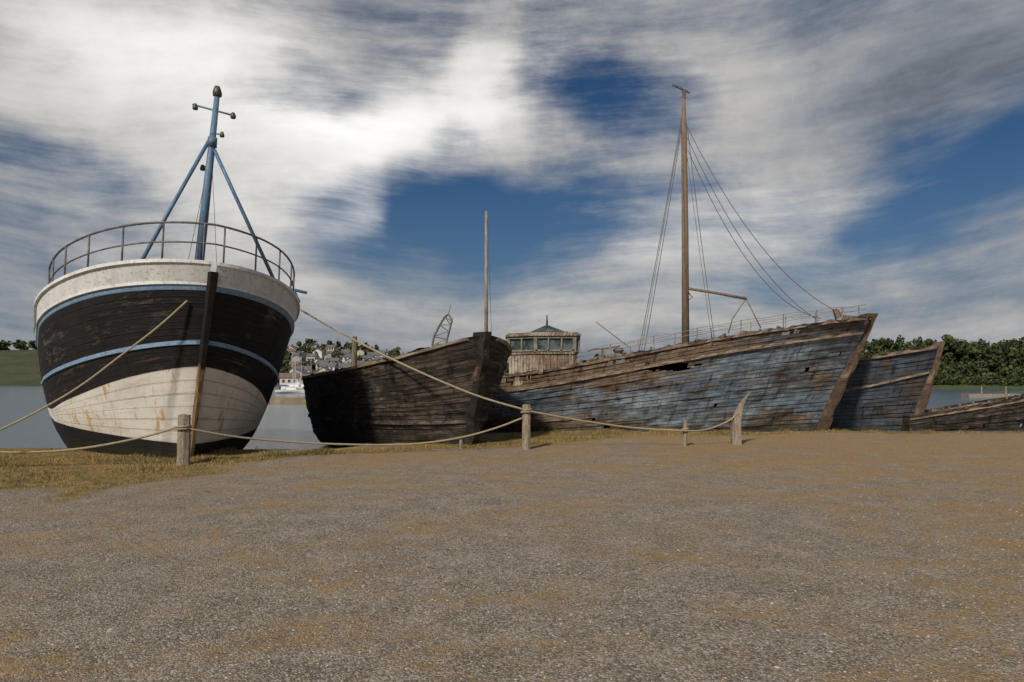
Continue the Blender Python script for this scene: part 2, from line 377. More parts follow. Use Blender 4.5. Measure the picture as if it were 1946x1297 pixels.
def fastmesh(name,V,Fc,mats,mi=None,smooth=False):
    me=bpy.data.meshes.new(name); me.from_pydata(V,[],Fc)
    for mm in mats: me.materials.append(mm)
    if mi is not None: me.polygons.foreach_set('material_index',mi)
    if smooth: me.polygons.foreach_set('use_smooth',[True]*len(Fc))
    o=bpy.data.objects.new(name,me); COL.objects.link(o); return o
V=[];Fc=[];mi=[]
for i in range(17000):
    y=3.0+12*random.random()**1.4; x=random.uniform(-.85,.85)*y
    r=random.uniform(.0035,.0085)*(1.8 if random.random()<.06 else 1)
    z=gz(x,y); b0=len(V); an=random.uniform(0,3.14); ca,sa=math.cos(an),math.sin(an)
    for q in((1,0,0),(0,1,0),(-1,0,0),(0,-1,0),(0,0,.7),(0,0,-.6)):
        qx,qy,qz=[c*r*random.uniform(.7,1.25) for c in q]
        qx*=1.5; V.append((x+qx*ca-qy*sa+random.uniform(-.2,.2)*r,y+qx*sa+qy*ca,z+qz+.001))
    k=random.choice((0,0,1,2))
    for f in((0,1,4),(1,2,4),(2,3,4),(3,0,4),(1,0,5),(2,1,5),(3,2,5),(0,3,5)): Fc.append(tuple(b0+j for j in f)); mi.append(k)
st=fastmesh('gravel',V,Fc,[simple('stone_grey',(.24,.21,.175),(.34,.30,.25),30,bstr=0),simple('stone_light',(.50,.45,.37),(.36,.31,.25),30,bstr=0),simple('stone_brown',(.24,.165,.09),(.14,.10,.06),30,bstr=0)],mi)
st['kind']='stuff'
# grass
V=[];Fc=[];mi=[]
def blade(x,y,h,k):
    an=random.uniform(0,6.28);w=random.uniform(.003,.007); ln=random.uniform(.2,1.0)*h; dx,dy=math.cos(an)*ln,math.sin(an)*ln
    b2=random.uniform(0,6.28); wx,wy=math.cos(b2)*w,math.sin(b2)*w; z=gz(x,y)-.01; b0=len(V)
    V.extend([(x-wx,y-wy,z),(x+wx,y+wy,z),(x+wx*.7+dx*.35,y+wy*.7+dy*.35,z+h*.6),(x-wx*.7+dx*.35,y-wy*.7+dy*.35,z+h*.6),(x+dx,y+dy,z+h)])
    Fc.append((b0,b0+1,b0+2,b0+3));Fc.append((b0+3,b0+2,b0+4));mi.extend([k,k])
cnt=0
while cnt<12500:
    if random.random()<.42: x=random.uniform(-13,-4.5);y=random.uniform(9,17)
    else:
        i=random.randrange(len(GL)-1);t=random.random();x=GL[i][0]+(GL[i+1][0]-GL[i][0])*t+random.gauss(0,.7);y=GL[i][1]+(GL[i+1][1]-GL[i][1])*t+random.gauss(0,.7)
    if random.random()>grass_mask(x,y)**1.5 or y>edge(x)+.4: continue
    cnt+=1
    far=min(max((y-11)/4,0),1)
    tall=(.025+.16*max(0,noise.noise((x*.9,y*.9,9))+.15)*far)
    green=noise.noise((x*.5,y*.5,4))>.05
    for k in range(6): blade(x+random.gauss(0,.06),y+random.gauss(0,.06),tall*random.uniform(.5,1.5),random.choice((0,1,1,2)) if green else random.choice((0,0,0,1,2)))
for i in range(1200):
    y=3.2+15*random.random()**1.2;x=random.uniform(-.8,.8)*y
    if noise.noise((x*.5,y*.7,2))<.08: continue
    for k in range(4): blade(x+random.gauss(0,.04),y+random.gauss(0,.04),random.uniform(.006,.02),random.choice((0,0,2)))
gr=fastmesh('grass',V,Fc,[simple('dry_grass',(.40,.28,.11),(.27,.185,.075),20,bstr=0),simple('green_grass',(.11,.115,.034),(.17,.15,.05),20,bstr=0),simple('brown_grass',(.22,.145,.06),(.14,.09,.04),20,bstr=0)],mi)
gr['kind']='stuff'

mb=MB(); mb.v=[Vector(p) for p in((-4000,10,-.5),(4000,10,-.5),(4000,5000,-.5),(-4000,5000,-.5))]; mb.face((0,1,2,3))
m,nt,b=newmat('harbour_water'); o=nt.n('ShaderNodeTexCoord').outputs['Object']
fin(nt,b,(.10,.13,.155),.14,nt.noise(nt.vmul(o,(1,2.2,1)),2.2,4,.6),.4,.08,spec=.6)
wo=mb.build('water',[m]); wo['kind']='structure'

# ================================================================ BOAT A
A0=(-7.3,15.5,0)
A=root('fishing_boat',A0,'black and white fishing boat with pale blue stripes, beached on grass','boat')
zsA=stab([0,1,2,4,8,13],[4.20,4.07,3.87,3.46,3.1,3.2])
hA=Hull(13,zsA,-.6,lambda z:.37*max(z,-.3),frame(-7.3,15.5,0,-55,-2.6),3.02,4.3,4.4,.56,.82,.15,4,.6,0.01,a_bow=.26)
l1=stab([0,4,13],[.30,.58,.5]); l2=stab([0,1,2.2,4,8,13],[2.05,1.72,1.32,.90,.80,.9]); l3=stab([0,1,2.2,4,8,13],[2.52,2.27,1.98,1.62,1.48,1.5]); l4=lambda s:l3(s)+.10
l5=lambda s:zsA(s)-.56; l6=lambda s:zsA(s)-.42
hA.shell([(C0(-.6),l1,0,5),(l1,l2,1,6),(l2,l3,2,5),(l3,l4,3,1),(l4,l5,2,8),(l5,l6,3,1),(l6,zsA,4,1)],[M_boot,M_white,M_black,M_stripe,M_bulw],A,A0,N=90,pw=2.0,groove=.008,pj=.006)
mb=MB(); hA.strip(mb,lambda s:zsA(s)+.01,.035,.05,s0=.0,N=60,inn=-.16); hA.strip(mb,l6,.03,.035,s0=.0,N=60)
mb.build('gunwale',[M_bulw],A,A0)
mb=MB(); hA.strip(mb,lambda s:l3(s)+.05,.045,.03,s0=.02,N=60); mb.build('rubbing_strake',[M_stripe],A,A0)
hA.deck(.35,[M_deck],A,A0)
hA.stempost('stem',[M_stemA],A,A0,-.5,4.02,.07,.15,.13,jit=.03,w_top=.19)
mb=MB()
SMAX={1:2.0,-1:1.62}
def railp(th,side,zo):
    s=4.1*(1-math.cos(min(th,math.pi/2)))+max(0,th-math.pi/2)*3.9
    p=hA.loc(max(s,0.0),zsA(s),side,-.12-(.10 if side<0 else 0)*min(1,s))
    if th==0: p.y=0
    p.x-=.08; p.z=zsA(s)+zo+.10*min(1,s/3); return hA.M@p
for zo,r in((.84,.024),(.43,.018)):
    for side in(1,-1): mb.tube([railp(i/24*SMAX[side],side,zo) for i in range(25)],r,8)
for side in(1,-1):
    for th in (.14,.42,.70,.96,1.2,1.42,1.60,1.72,1.86,2.0):
        if th<=SMAX[side]: mb.tube([railp(th,side,-.1),railp(th,side,.84)],.021,8)
mb.build('railing',[M_steel],A,A0,smooth=True)
YM=17.6
base=P(372,560,YM); top=P(413,178,YM)
mb=MB(); mb.tube([base,base.lerp(top,.5),top],[.125,.105,.065],14); mb.tube([P(404,262,YM),P(403,280,YM)],.115,12)
mast=mb.build('mast',[M_mast],A,A0,smooth=True)
tube_part('mast_stay',[P(397,268,YM),P(325,395,17),P(255,522,16.4)],.048,10,M_mast,A,A0)
tube_part('mast_stay',[P(407,285,YM),P(462,405,18),P(528,548,18.8)],.048,10,M_mast,A,A0)
tube_part('crossbar',[P(366,199,YM),P(448,221,YM)],.025,8,M_mast,mast,A0)
tube_part('lamp_bracket',[P(402,253,YM),P(425,257,YM)],.02,8,M_mast,mast,A0)
tube_part('lamp_bracket',[P(396,318,YM),P(383,316,YM)],.02,8,M_mast,mast,A0)
for (px,py,k) in((371,203,.8),(443,220,.8),(422,256,.7),(385,319,.75),(413,174,1.35)):
    mb=MB(); c=P(px,py,YM); mb.lathe(c,[(.02*k,.10*k),(.05*k,.09*k),(.07*k,.03*k),(.085*k,-.03*k),(.08*k,-.09*k),(.03*k,-.11*k)],12)
    mb.build('lamp',[M_lamp],mast,A0,smooth=True)
mb=MB(); mb.tube([P(515,541,18.4),P(583,557,18.4)],.04,8); mb.tube([P(560,552,18.4),P(570,575,18.4)],.02,6); mb.build('anchor_davit',[M_mast],A,A0,smooth=True)
tube_part('rigging_line',sag(P(398,300,YM),P(352,520,18.5),.05),.007,5,M_wire,A,A0)
tube_part('rigging_line',sag(P(404,330,YM),P(412,505,17),.0),.007,5,M_wire,A,A0)
tube_part('rigging_line',sag(P(388,340,YM),P(370,500,17.4),.0),.006,5,M_wire,A,A0)

# ================================================================ BOAT B
B0=(-1.12,18.4,0)
B=root('wooden_hulk',B0,'small blackened wooden hulk with a broad curved bow post','boat wreck')
zsB=tab([0,.15,.4,1,2,4,6,7.6],[2.92,2.80,2.66,2.46,2.33,2.14,2.0,1.9])
hB=Hull(7.5,zsB,-.5,lambda z:.26*max(z,-.3),frame(B0[0],B0[1],0,-51,2),1.98,1.7,2.9,.5,.78,.15,2.2,.76,.05,a_bow=.24)
hB.shell([(C0(-.5),tab([0,8],[.62,.55]),0,7),(tab([0,8],[.62,.55]),zsB,0,16)],[M_hB],B,B0,N=80,jag=.06,pw=1.8,pj=.03,groove=.014)
mb=MB(); hB.strip(mb,tab([0,8],[.66,.60]),.05,.045,s0=.05,jit=.02); mb.build('rubbing_strake',[M_hB],B,B0)
mb=MB(); hB.strip(mb,lambda s:zsB(s)-.06,.035,.05,s0=.05,jit=.06,N=70); mb.build('wale',[M_wale],B,B0)
hB.deck(.25,[M_deck],B,B0)
hB.stempost('stem',[M_stemB],B,B0,-.4,3.0,.32,.25,.18,jit=.10,w_top=.28)
for i in range(7):
    s=.7+i*.9; beam_part('frame_timber',hB.w(s,zsB(s)-.5,-1,-.1),hB.w(s,zsB(s)+random.uniform(-.02,.05),-1,-.08),.09,.09,M_wood,B,B0)

# ================================================================ BOAT C
Cc=(10.62,23.5,0)
C=root('sailing_trawler',Cc,'large derelict wooden trawler with peeling blue paint and tall mast','boat wreck')
zsC=stab([0,1.5,3,4.5,6.7,9,10.5,12.8,14.5],[3.92,3.72,3.48,3.22,2.76,2.28,2.02,1.80,1.76])
hC=Hull(14.5,zsC,-.6,lambda z:.425*max(z,-.3),frame(Cc[0],Cc[1],0,-3.5,1),2.15,5.0,7.0,.62,1.15,.28,3.5,.7,.09,a_bow=.5)
wl=lambda s:zsC(s)-.55
def holeC(s,z,pl,side):
    if side>0: return False
    e=((s-6.1)/1.15)**2+((z-2.18)/.16)**2
    if e<.75+.7*noise.noise((s*4,z*9,3)): return True
    if 10.1<s<11.9 and pl in(28,29): return noise.noise((s*3,pl,5))>.1
    if pl>28: return noise.noise((s*1.9,pl*.6,21))>.38
    return noise.noise((s*2.1,pl*5.7,11))>.70
hC.shell([(C0(-.6),wl,0,27),(wl,zsC,1,4)],[M_hC,M_bulC],C,Cc,N=150,jag=.14,pw=1.3,groove=.020,hole=holeC,pj=.05)
mb=MB(); hC.strip(mb,wl,.045,.05,s0=.1,jit=.06,N=90); hC.strip(mb,lambda s:zsC(s)-.07,.035,.06,s0=.1,inn=-.1,N=130,jit=.20)
mb.build('wale',[M_wale],C,Cc)
hC.deck(.55,[M_deck],C,Cc)
hC.stempost('stem',[M_stemC],C,Cc,-.4,4.02,.28,.25,.17,jit=.10,w_top=.24)
for i in range(26):
    s=.7+i*.5
    for sd in(-1,1): beam_part('bulwark_frame',hC.w(s,zsC(s)-.55,sd,-.09),hC.w(s,zsC(s)-.02+random.uniform(-.05,.12),sd,-.09),.08,.08,M_wood,C,Cc)
YC=24.0
mb=MB(); mb.tube([P(1303,690,YC),P(1302,450,YC),P(1300,260,YC),P(1299,180,YC)],[.135,.12,.10,.055],12)
mC=mb.build('mast',[M_mastC],C,Cc,smooth=True)
mb=MB(); mb.beam(P(1278,161,YC),P(1311,177,YC),.07,.05); mb.beam(P(1300,172,YC),P(1300,188,YC),.12,.12); x=mb.build('masthead_fitting',[M_steel],mC,Cc)
mb=MB(); mb.tube([P(1302,548,YC),P(1360,557,YC-.2),P(1418,568,YC-.3)],.05,8); mb.tube([P(1418,568,YC-.3),P(1446,624,YC-.5)],.02,6); mb.tube([P(1418,568,YC-.3),P(1392,606,YC-.3),P(1384,634,YC-.3)],.02,6)
mb.tube([P(1302,548,YC),P(1316,566,YC),P(1305,572,YC)],.025,6); mb.build('boom',[M_mastC],C,Cc,smooth=True)
def line(a,b,sg,r=.012): tube_part('rigging_line',sag(a,b,sg,20),r,5,M_wire,C,Cc)
line(P(1305,240,YC),P(1592,593,23.6),1.0); line(P(1306,262,YC),P(1556,610,22.6),.9); line(P(1307,285,YC),P(1560,606,24.4),1.25)
line(P(1296,220,YC),P(1214,668,22.3),.12); line(P(1296,240,YC),P(1224,668,22.4),.12); line(P(1297,225,YC),P(1219,664,25.6),.05,.009)
line(P(1305,235,YC),P(1357,640,22.4),.15); line(P(1306,300,YC),P(1352,640,25.6),.1,.008)
line(P(1297,240,YC),P(1302,560,YC-.4),.0,.007)
mz=MB(); mz.tube([P(924,720,24.4),P(924,402,24.4)],[.075,.05],10); mo=mz.build('mizzen_mast',[M_wood2],C,Cc,smooth=True)
line(P(926,405,24.4),P(935,660,24.4),.02,.008)
mb=MB()
for s in(.55,1.2,2.0,3.0,4.2,5.4,6.6,7.8,9.0):
    for sd in(-1,1):
        a=hC.w(s,zsC(s)-.1,sd,-.12); mb.tube([a,a+Vector((random.uniform(-.03,.03),0,.50))],.018,6)
for zo in(.24,.39):
    for sd in(-1,1): mb.tube([hC.w(s,zsC(s),sd,-.12)+Vector((0,0,zo+.02*math.sin(s*5))) for s in np.linspace(.3,9.0,30)],.009,5)
mb.build('railing',[M_wood2],C,Cc)
beam_part('bitt',P(1592,590,23.4),P(1622,640,22.9),.07,.06,M_wood,C,Cc); beam_part('bitt',P(1586,588,23.2),P(1592,606,23.2),.12,.12,M_wood,C,Cc); beam_part('cap_timber',P(1600,602,23.5),P(1650,606,23.7),.1,.1,M_wood,C,Cc)
M_rb=simple('rusty_blue_steel',(.14,.20,.24),(.15,.09,.05),6,.7,.3)
tube_part('derrick_pole',[P(1132,612,24),P(1198,662,24),P(1200,690,24)],.018,6,M_rb,C,Cc)
mb=MB(); mb.box(P(1160,690,24),(.9,.6,.5)); mb.tube([P(1120,684,24.2),P(1190,670,24.2)],.05,8)
mb.lathe(P(1175,672,23.8),[(.16,-.2),(.2,-.1),(.12,0),(.2,.1),(.16,.2)],10)
mb.build('deck_winch',[M_rb],C,Cc)
mb=MB(); mb.tube([P(1118,668,23.6),P(1128,664,23.6),P(1150,663,23.6),P(1178,658,23.6)],.03,6); mb.beam(P(1145,662,23.6),P(1145,700,23.6),.08,.08); mb.build('deck_crane_arm',[M_wood],C,Cc)
M_wh=plank_mat('wheelhouse_boards',(.28,.25,.205),(.42,.37,.30),(.27,.19,.125),(.11,.072,.045),paint=.49,contrast=.06,seam=.85,streak=.75,stain=.6)
def wheelhouse():
    W=MB(); G=MB(); R=MB(); D=MB()
    cx=P(1030,700,24.3).x; cy=24.35
    def ring(w,d,ch,z): 
        a,b=w/2,d/2
        return [Vector((cx+x,cy+y,z)) for x,y in((-a+ch*1.9,-b),(a-ch*.3,-b),(a,-b+ch*.3),(a,b),(-a,b),(-a,-b+ch*1.2))]
    def wall(mbx,w,d,ch,z0,z1,mat=0):
        lo=ring(w,d,ch,z0);hi=ring(w,d,ch,z1);b0=len(mbx.v);mbx.v+=lo+hi;n=6
        for i in range(n):
            j=(i+1)%n; L=(lo[j]-lo[i]).length/.12; k=i*9
            mbx.face((b0+i,b0+j,b0+n+j,b0+n+i),mat,((0,k),(0,k+L),(z1-z0,k+L),(z1-z0,k)))
        mbx.face([b0+n+i for i in range(n)],mat); mbx.face([b0+i for i in range(n)],mat)
    wall(W,2.36,1.96,.5,1.0,2.64); wall(W,2.46,2.06,.52,2.64,2.70)
    W.build('wall',[M_wh],C,Cc)
    wall(G,2.34,1.94,.50,2.70,3.26); gl=G.build('window',[M_glass],C,Cc)
    r0=ring(2.42,2.02,.5,2.70); r1=ring(2.42,2.02,.5,3.28)
    for i in range(6):
        j=(i+1)%6; L=(r0[j]-r0[i]).length; n=max(1,int(L/.40))
        for k in range(n): D.beam(r0[i].lerp(r0[j],k/n),r1[i].lerp(r1[j],k/n)+Vector((random.uniform(-.02,.02),0,0)),.12 if k==0 else .05,.08)
        D.beam(r0[i]+Vector((0,0,.06)),r0[j]+Vector((0,0,.06)),.08,.06); D.beam(r1[i]-Vector((0,0,.05)),r1[j]-Vector((0,0,.05)),.07,.10)
    d=D.build('window_frame',[M_wh2],gl,Cc)
    wall(R,2.60,2.2,.52,3.26,3.33,0); wall(R,2.45,2.05,.5,3.33,3.38,0)
    R.build('roof',[M_wh],C,Cc)
    K=MB(); ap=Vector((cx+.18,cy,3.70)); q=[p+Vector((.18,0,0)) for p in ring(1.4,1.2,.28,3.38)]
    for i in range(6): K.beam(q[i],ap,.04,.04); K.beam(q[i]+Vector((0,0,.03)),q[(i+1)%6]+Vector((0,0,.03)),.05,.05)
    b0=len(K.v); K.v+=q+[ap-Vector((0,0,.03))]
    for i in range(6): K.face((b0+i,b0+(i+1)%6,b0+6),1)
    K.tube([ap,ap+Vector((0,0,.36))],[.045,.02],8)
    K.build('skylight',[M_green,M_glass],C,Cc)
M_wh2=simple('faded_green_trim',(.09,.12,.10),(.25,.215,.165),5,.8,.3,c3=(.28,.23,.17))
wheelhouse()

# ================================================================ BOAT D, E
D0=(15.15,25.6,-.2)
D=root('wooden_hulk',D0,'dark blue weathered wooden hulk with tall upright stem','boat wreck')
zsD=stab([0,2,4,6,9],[3.12,2.72,2.45,2.36,2.5])
hD=Hull(9,zsD,-.5,lambda z:.24*max(z,-.3),frame(D0[0],D0[1],-.1,-24,0),1.9,3.6,5.0,.6,1.1,.28,3,.6,.08,a_bow=.5)
hD.shell([(C0(-.5),zsD,0,22)],[M_hD],D,D0,N=80,jag=.14,pj=.05,groove=.02)
mb=MB(); hD.strip(mb,lambda s:zsD(s)-.95-.08*s,.045,.05,s0=.1,jit=.04); hD.strip(mb,lambda s:zsD(s)-.06,.045,.06,s0=.1,inn=-.08,jit=.16,N=70); mb.build('wale',[M_wale],D,D0)
hD.deck(.3,[M_deck],D,D0); hD.stempost('stem',[M_stemC],D,D0,-.4,3.25,.22,.2,.15,jit=.08)
for i in range(9):
    s=1+i*.6; beam_part('frame_timber',hD.w(s,zsD(s)-.5,-1,-.1),hD.w(s,zsD(s)+random.uniform(.0,.16),-1,-.08),.08,.08,M_wood,D,D0)
E0=(18.9,25.0,-.3)
E=root('wooden_hulk',E0,'low broken remains of a small wooden boat','boat wreck')
zsE=tab([0,1.5,3,3.8,4.6],[1.55,1.25,.95,.8,.6])
hE=Hull(4.3,zsE,-.5,lambda z:.3*max(z,-.3),frame(E0[0],E0[1],-.25,-6,-4),1.3,2.2,2.6,.6,1.0,.3,1.8,.4,.06,a_bow=.5)
hE.shell([(C0(-.5),zsE,0,13)],[M_hB],E,E0,N=60,jag=.18,pj=.05,hole=lambda s,z,pl,side: noise.noise((s*1.6,pl*2.1,side*3))>.55)
mb=MB(); hE.strip(mb,lambda s:zsE(s)-.15,.03,.05,s0=.1,jit=.05); mb.build('wale',[M_wale],E,E0); hE.stempost('stem',[M_stemC],E,E0,-.4,1.7,.2,.2,.14,jit=.05)
for i in range(7):
    s=.6+i*.45
    for sd in(-1,1): beam_part('frame_timber',hE.w(s,-.1,sd,-.12),hE.w(s,zsE(s)+random.uniform(-.1,.2),sd,-.10)+Vector((random.uniform(-.1,.1),0,0)),.06,.06,M_wood,E,E0)

M_beam=simple('old_beam',(.15,.125,.095),(.09,.07,.05),3,.9,.6,c3=(.05,.04,.03))
mb=MB(); mb.beam((10.9,22.75,-.01),(17,22.85,-.01),.14,.10); mb.beam((17.03,22.85,-.02),(24,23.0,.0),.14,.10); o=mb.build('timber_beam',[M_beam],None,(14,22.8,.0)); tag(o,'long dark timber beam lying along the gravel edge','beam')

# ================================================================ posts & ropes
def post(px,py,Y,h,w,lean=(0,0),label='',tap=.9):
    c=P(px,py,Y); z0=gz(c.x,Y)-.15; mb=MB(); n=9
    for i in range(n+1):
        k=i/n; z=z0+(h+.15)*k
        for j in range(8):
            an=j*math.pi/4+.39; r=w/2*(1.08 if j%2 else 1.0)*(1-(1-tap)*k)*(1+.10*noise.noise((j*1.3,k*3,px)))
            zz=z+(w*.22*noise.noise((j*.9,px,1)) if i==n else 0)
            mb.v.append(Vector((c.x+r*math.cos(an)+lean[0]*k,Y+r*math.sin(an)+lean[1]*k,zz)))
    for i in range(n):
        for j in range(8): mb.face((i*8+j,i*8+(j+1)%8,(i+1)*8+(j+1)%8,(i+1)*8+j))
    mb.face([n*8+j for j in range(8)])
    o=mb.build('wooden_post',[M_wood2],None,(c.x,Y,z0+.15)); tag(o,label,'post','posts carrying the rope barrier'); return c
post(348,880,14.4,1.06,.27,(.03,0),'thick grey timber post standing in the grass')
post(1000,855,17.2,1.12,.22,(0,0),'square weathered post holding the rope')
post(1302,848,18.1,.70,.11,(0,0),'short thin stake holding the rope')
post(876,853,17.4,.22,.09,(.0,0),'low broken stake at the hulk foot')
mb=MB(); a=P(673,760,25); mb.tube([Vector((a.x,25,-1.4)),P(673,700,25),P(674,640,25)],[.12,.105,.09],10); o=mb.build('mooring_pile',[M_wood],None,(a.x,25,-1.4)); tag(o,'round brown mooring pile standing in the water','pile')
mb=MB(); Yk=18.7; sec=[(1399,850,11.5,.10),(1398,825,11,.095),(1399,805,10,.09),(1402,785,8,.07),(1408,770,5.5,.055),(1415,758,3.3,.04),(1425,746,.8,.02)]
for px,py,hw,d in sec:
    for sx,sy in((-1,-1),(1,-1),(1,1),(-1,1)):
        p=P(px+sx*hw*.75,py,Yk); mb.v.append(Vector((p.x,Yk+sy*d,p.z)))
for i in range(len(sec)-1):
    for j in range(4): mb.face((i*4+j,i*4+(j+1)%4,i*4+4+(j+1)%4,i*4+4+j))
mb.face([len(sec)*4-4+j for j in range(4)])
o=mb.build('wooden_post',[M_wood2],None,P(1399,846,Yk)); tag(o,'pointed curved timber rib set upright as a post','post','posts carrying the rope barrier')
def rope(pts,label,r=.024):
    mb=MB(); mb.tube(smoothpts(pts),r,7); o=mb.build('rope',[M_rope],None,Vector(pts[0]),smooth=True); tag(o,label,'rope')
rope([P(356,572,14.35),P(300,622,14.2),P(230,676,14.0),P(160,729,13.8),P(97,768,13.6),P(20,808,13.4),P(-60,842,13.2)],'mooring rope running from the bow down to the ground',.022)
rope([P(569,588,19.2),P(620,618,18.9),P(680,650,18.2),P(760,690,17.3),P(850,730,17.0),P(920,757,17.0),P(1000,780,17.1)],'mooring rope stretched from the bow to a post',.026)
rope([P(338,812,14.3),P(280,829,14.2),P(220,842,14.1),P(160,852,14.0),P(97,858,13.9),P(20,860,13.8),P(-60,855,13.7)],'slack barrier rope sagging from the timber post')
rope([P(358,815,14.35),P(430,828,14.8),P(500,836,15.3),P(600,843,15.9),P(720,846,16.4),P(800,843,16.7),P(880,831,16.9),P(945,813,17.05),P(992,795,17.1)],'slack barrier rope sagging between two posts')
rope([P(1002,781,17.1),P(1060,792,17.4),P(1120,802,17.6),P(1200,813,17.9),P(1302,819,18.0),P(1345,816,18.3),P(1385,800,18.6),P(1402,785,18.62)],'barrier rope hanging from post to curved timber')
for (px,py,Y,w) in((348,814,14.4,.16),(1000,782,17.2,.135),(1302,818,18.1,.075)):
    mb=MB(); c=P(px,py,Y)
    mb.tube([c+Vector((w*math.cos(a),w*math.sin(a),a*.008-.05)) for a in np.linspace(0,12.56,33)],.022,6)
    o=mb.build('rope_lashing',[M_rope],None,c,smooth=True); tag(o,'turns of rope lashed round a post','rope')

# ================================================================ far shore
def hill(name,xs,ys,hf,mat):
    V=[];n=len(xs)
    for y in ys:
        for x in xs: V.append((x,y,hf(x,y)))
    Fq=[(j*n+i,j*n+i+1,(j+1)*n+i+1,(j+1)*n+i) for j in range(len(ys)-1) for i in range(n-1)]
    o=fastmesh(name,V,Fq,[mat],smooth=True); o['kind']='structure'; return o
M_hill=simple('hillside_green',(.030,.043,.017),(.06,.065,.03),.05,.95,.2,c3=(.08,.075,.045))
ridT=tab([-500,-200,-130,-100,-62,-45,0,45,120,400],[20,19,18,18,13,6,6,10,6,5])
def hT(x,y):
    k=min(max((y-235)/170,0),1); k=k*k*(3-2*k); return -1.2+1.0*(y>236)+(ridT(x)+1.5*noise.noise((x*.02,y*.02,1)))*k
hill('hillside',list(np.linspace(-600,500,120)),list(np.linspace(228,560,40)),hT,M_hill)
ridR=tab([60,85,95,108,120,150,300],[2,4,5.5,7.5,11,11,12])
def hR(x,y):
    k=min(max((y-180)/50,0),1); k=k*k*(3-2*k); return -1.2+1.2*(y>166)+.2+ridR(x)*k+(.5*noise.noise((x*.05,y*.05,1)))
hill('wooded_hill',list(np.linspace(80,420,60)),list(np.linspace(160,330,30)),hR,simple('meadow',(.04,.062,.018),(.075,.095,.03),.2,.95,.2))
M_leafd=simple('leaf_dark',(.016,.028,.010),(.034,.050,.016),.6,.9,.0)
M_leafl=simple('leaf_light',(.06,.078,.026),(.09,.10,.036),.6,.9,.0)
M_leafm=simple('leaf_mid',(.034,.050,.017),(.065,.075,.027),.6,.9,.0)
def crownmesh(V,Fc,mi,c,R,Hc,ncl,nl,sz):
    for k in range(ncl):
        d=Vector((random.gauss(0,1),random.gauss(0,1),random.gauss(0,1))).normalized()*random.random()**.4
        cc=Vector(c)+Vector((d.x*R,d.y*R,d.z*Hc)); rr=R*random.uniform(.25,.42)
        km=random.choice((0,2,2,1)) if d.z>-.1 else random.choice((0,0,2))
        for l in range(nl):
            q=Vector((random.gauss(0,1),random.gauss(0,1),random.gauss(0,1))).normalized()
            p=cc+q*rr*random.uniform(.6,1.05)
            a=Vector((random.gauss(0,1),random.gauss(0,1),random.gauss(0,1))).normalized(); t=(q+a*.6).normalized().orthogonal().normalized(); u=(q+a*.5).cross(t).normalized()
            s1=sz*random.uniform(.6,1.3); b0=len(V)
            V.extend([tuple(p+t*s1),tuple(p+u*s1*.8),tuple(p-t*s1),tuple(p-u*s1*.8)]); Fc.append((b0,b0+1,b0+2,b0+3)); mi.append(km)
V=[];Fc=[];mi=[]
for i in range(600):
    if i<290: x=random.uniform(-350,75); y=random.uniform(385,430); R=random.uniform(2.2,4.2)
    else: x=random.uniform(-150,-35); y=random.uniform(255,400); R=random.uniform(1.2,2.6)
    z=hT(x,y); crownmesh(V,Fc,mi,(x,y,z+R*.8),R,R*.9,6,14,R*.26)
w=fastmesh('distant_woods',V,Fc,[M_leafd,M_leafl,M_leafm],mi); w['kind']='stuff'
V=[];Fc=[];mi=[]
for i in range(560):
    if i<400: y=random.uniform(184,240); x=random.uniform(84,215); R=random.uniform(1.5,2.8)
    else: y=random.uniform(172,186); x=random.uniform(84,170); R=random.uniform(.7,1.7)
    z=hR(x,y); crownmesh(V,Fc,mi,(x,y,z+R*.8),R*1.15,R*.9,9,18,R*.19)
w=fastmesh('distant_woods',V,Fc,[M_leafd,M_leafl,M_leafm],mi); w['kind']='stuff'
def tree_meshes():
    mb=MB(); mb.tube([(0,0,-.5),(.1,0,2),(.0,.1,4.5)],[.3,.22,.1],7)
    for k in range(5):
        a=k*1.3; mb.tube([(0.05,0,1.8+k*.4),(math.cos(a)*1.2,math.sin(a)*1.2,3.4+k*.4)],[.12,.04],5)
    V=[];Fc=[];mi=[]; crownmesh(V,Fc,mi,(0,0,4.2),2.9,2.8,30,45,.36)
    me=bpy.data.meshes.new('crown'); me.from_pydata(V,[],Fc)
    for q in(M_leafd,M_leafl,M_leafm): me.materials.append(q)
    me.polygons.foreach_set('material_index',mi)
    t=mb.build('trunk',[M_wood]); tm=t.data; bpy.data.objects.remove(t); return tm,me
TM=[tree_meshes() for _ in range(3)]
def tree(x,y,z,sc,label,gp):
    r=root('tree',(x,y,z),label,'tree',gp); r.scale=(sc,sc,sc); r.rotation_euler=(0,0,random.uniform(0,6))
    tm,cm=random.choice(TM)
    for n,mm in(('trunk',tm),('crown',cm)):
        o=bpy.data.objects.new(n,mm); COL.objects.link(o); o.parent=r
for (px,Y,sc) in((1668,184,.7),(1700,186,.8),(1735,190,.85),(1772,190,.9),(1808,205,1.35),(1842,205,1.0),(1880,200,1.1),(1925,200,1.2)):
    x=(px-CX)/F*Y; tree(x,Y,hR(x,Y)-.2,sc,'round leafy green tree at the water edge','trees along the wooded shore')
for (px,Y,sc) in((585,250,.6),(612,270,.7),(640,330,1.0),(700,300,.9),(735,330,1.1),(592,300,.8)):
    x=(px-CX)/F*Y; tree(x,Y,hT(x,Y)-.2,sc,'leafy green tree between the hillside houses','trees between the houses')
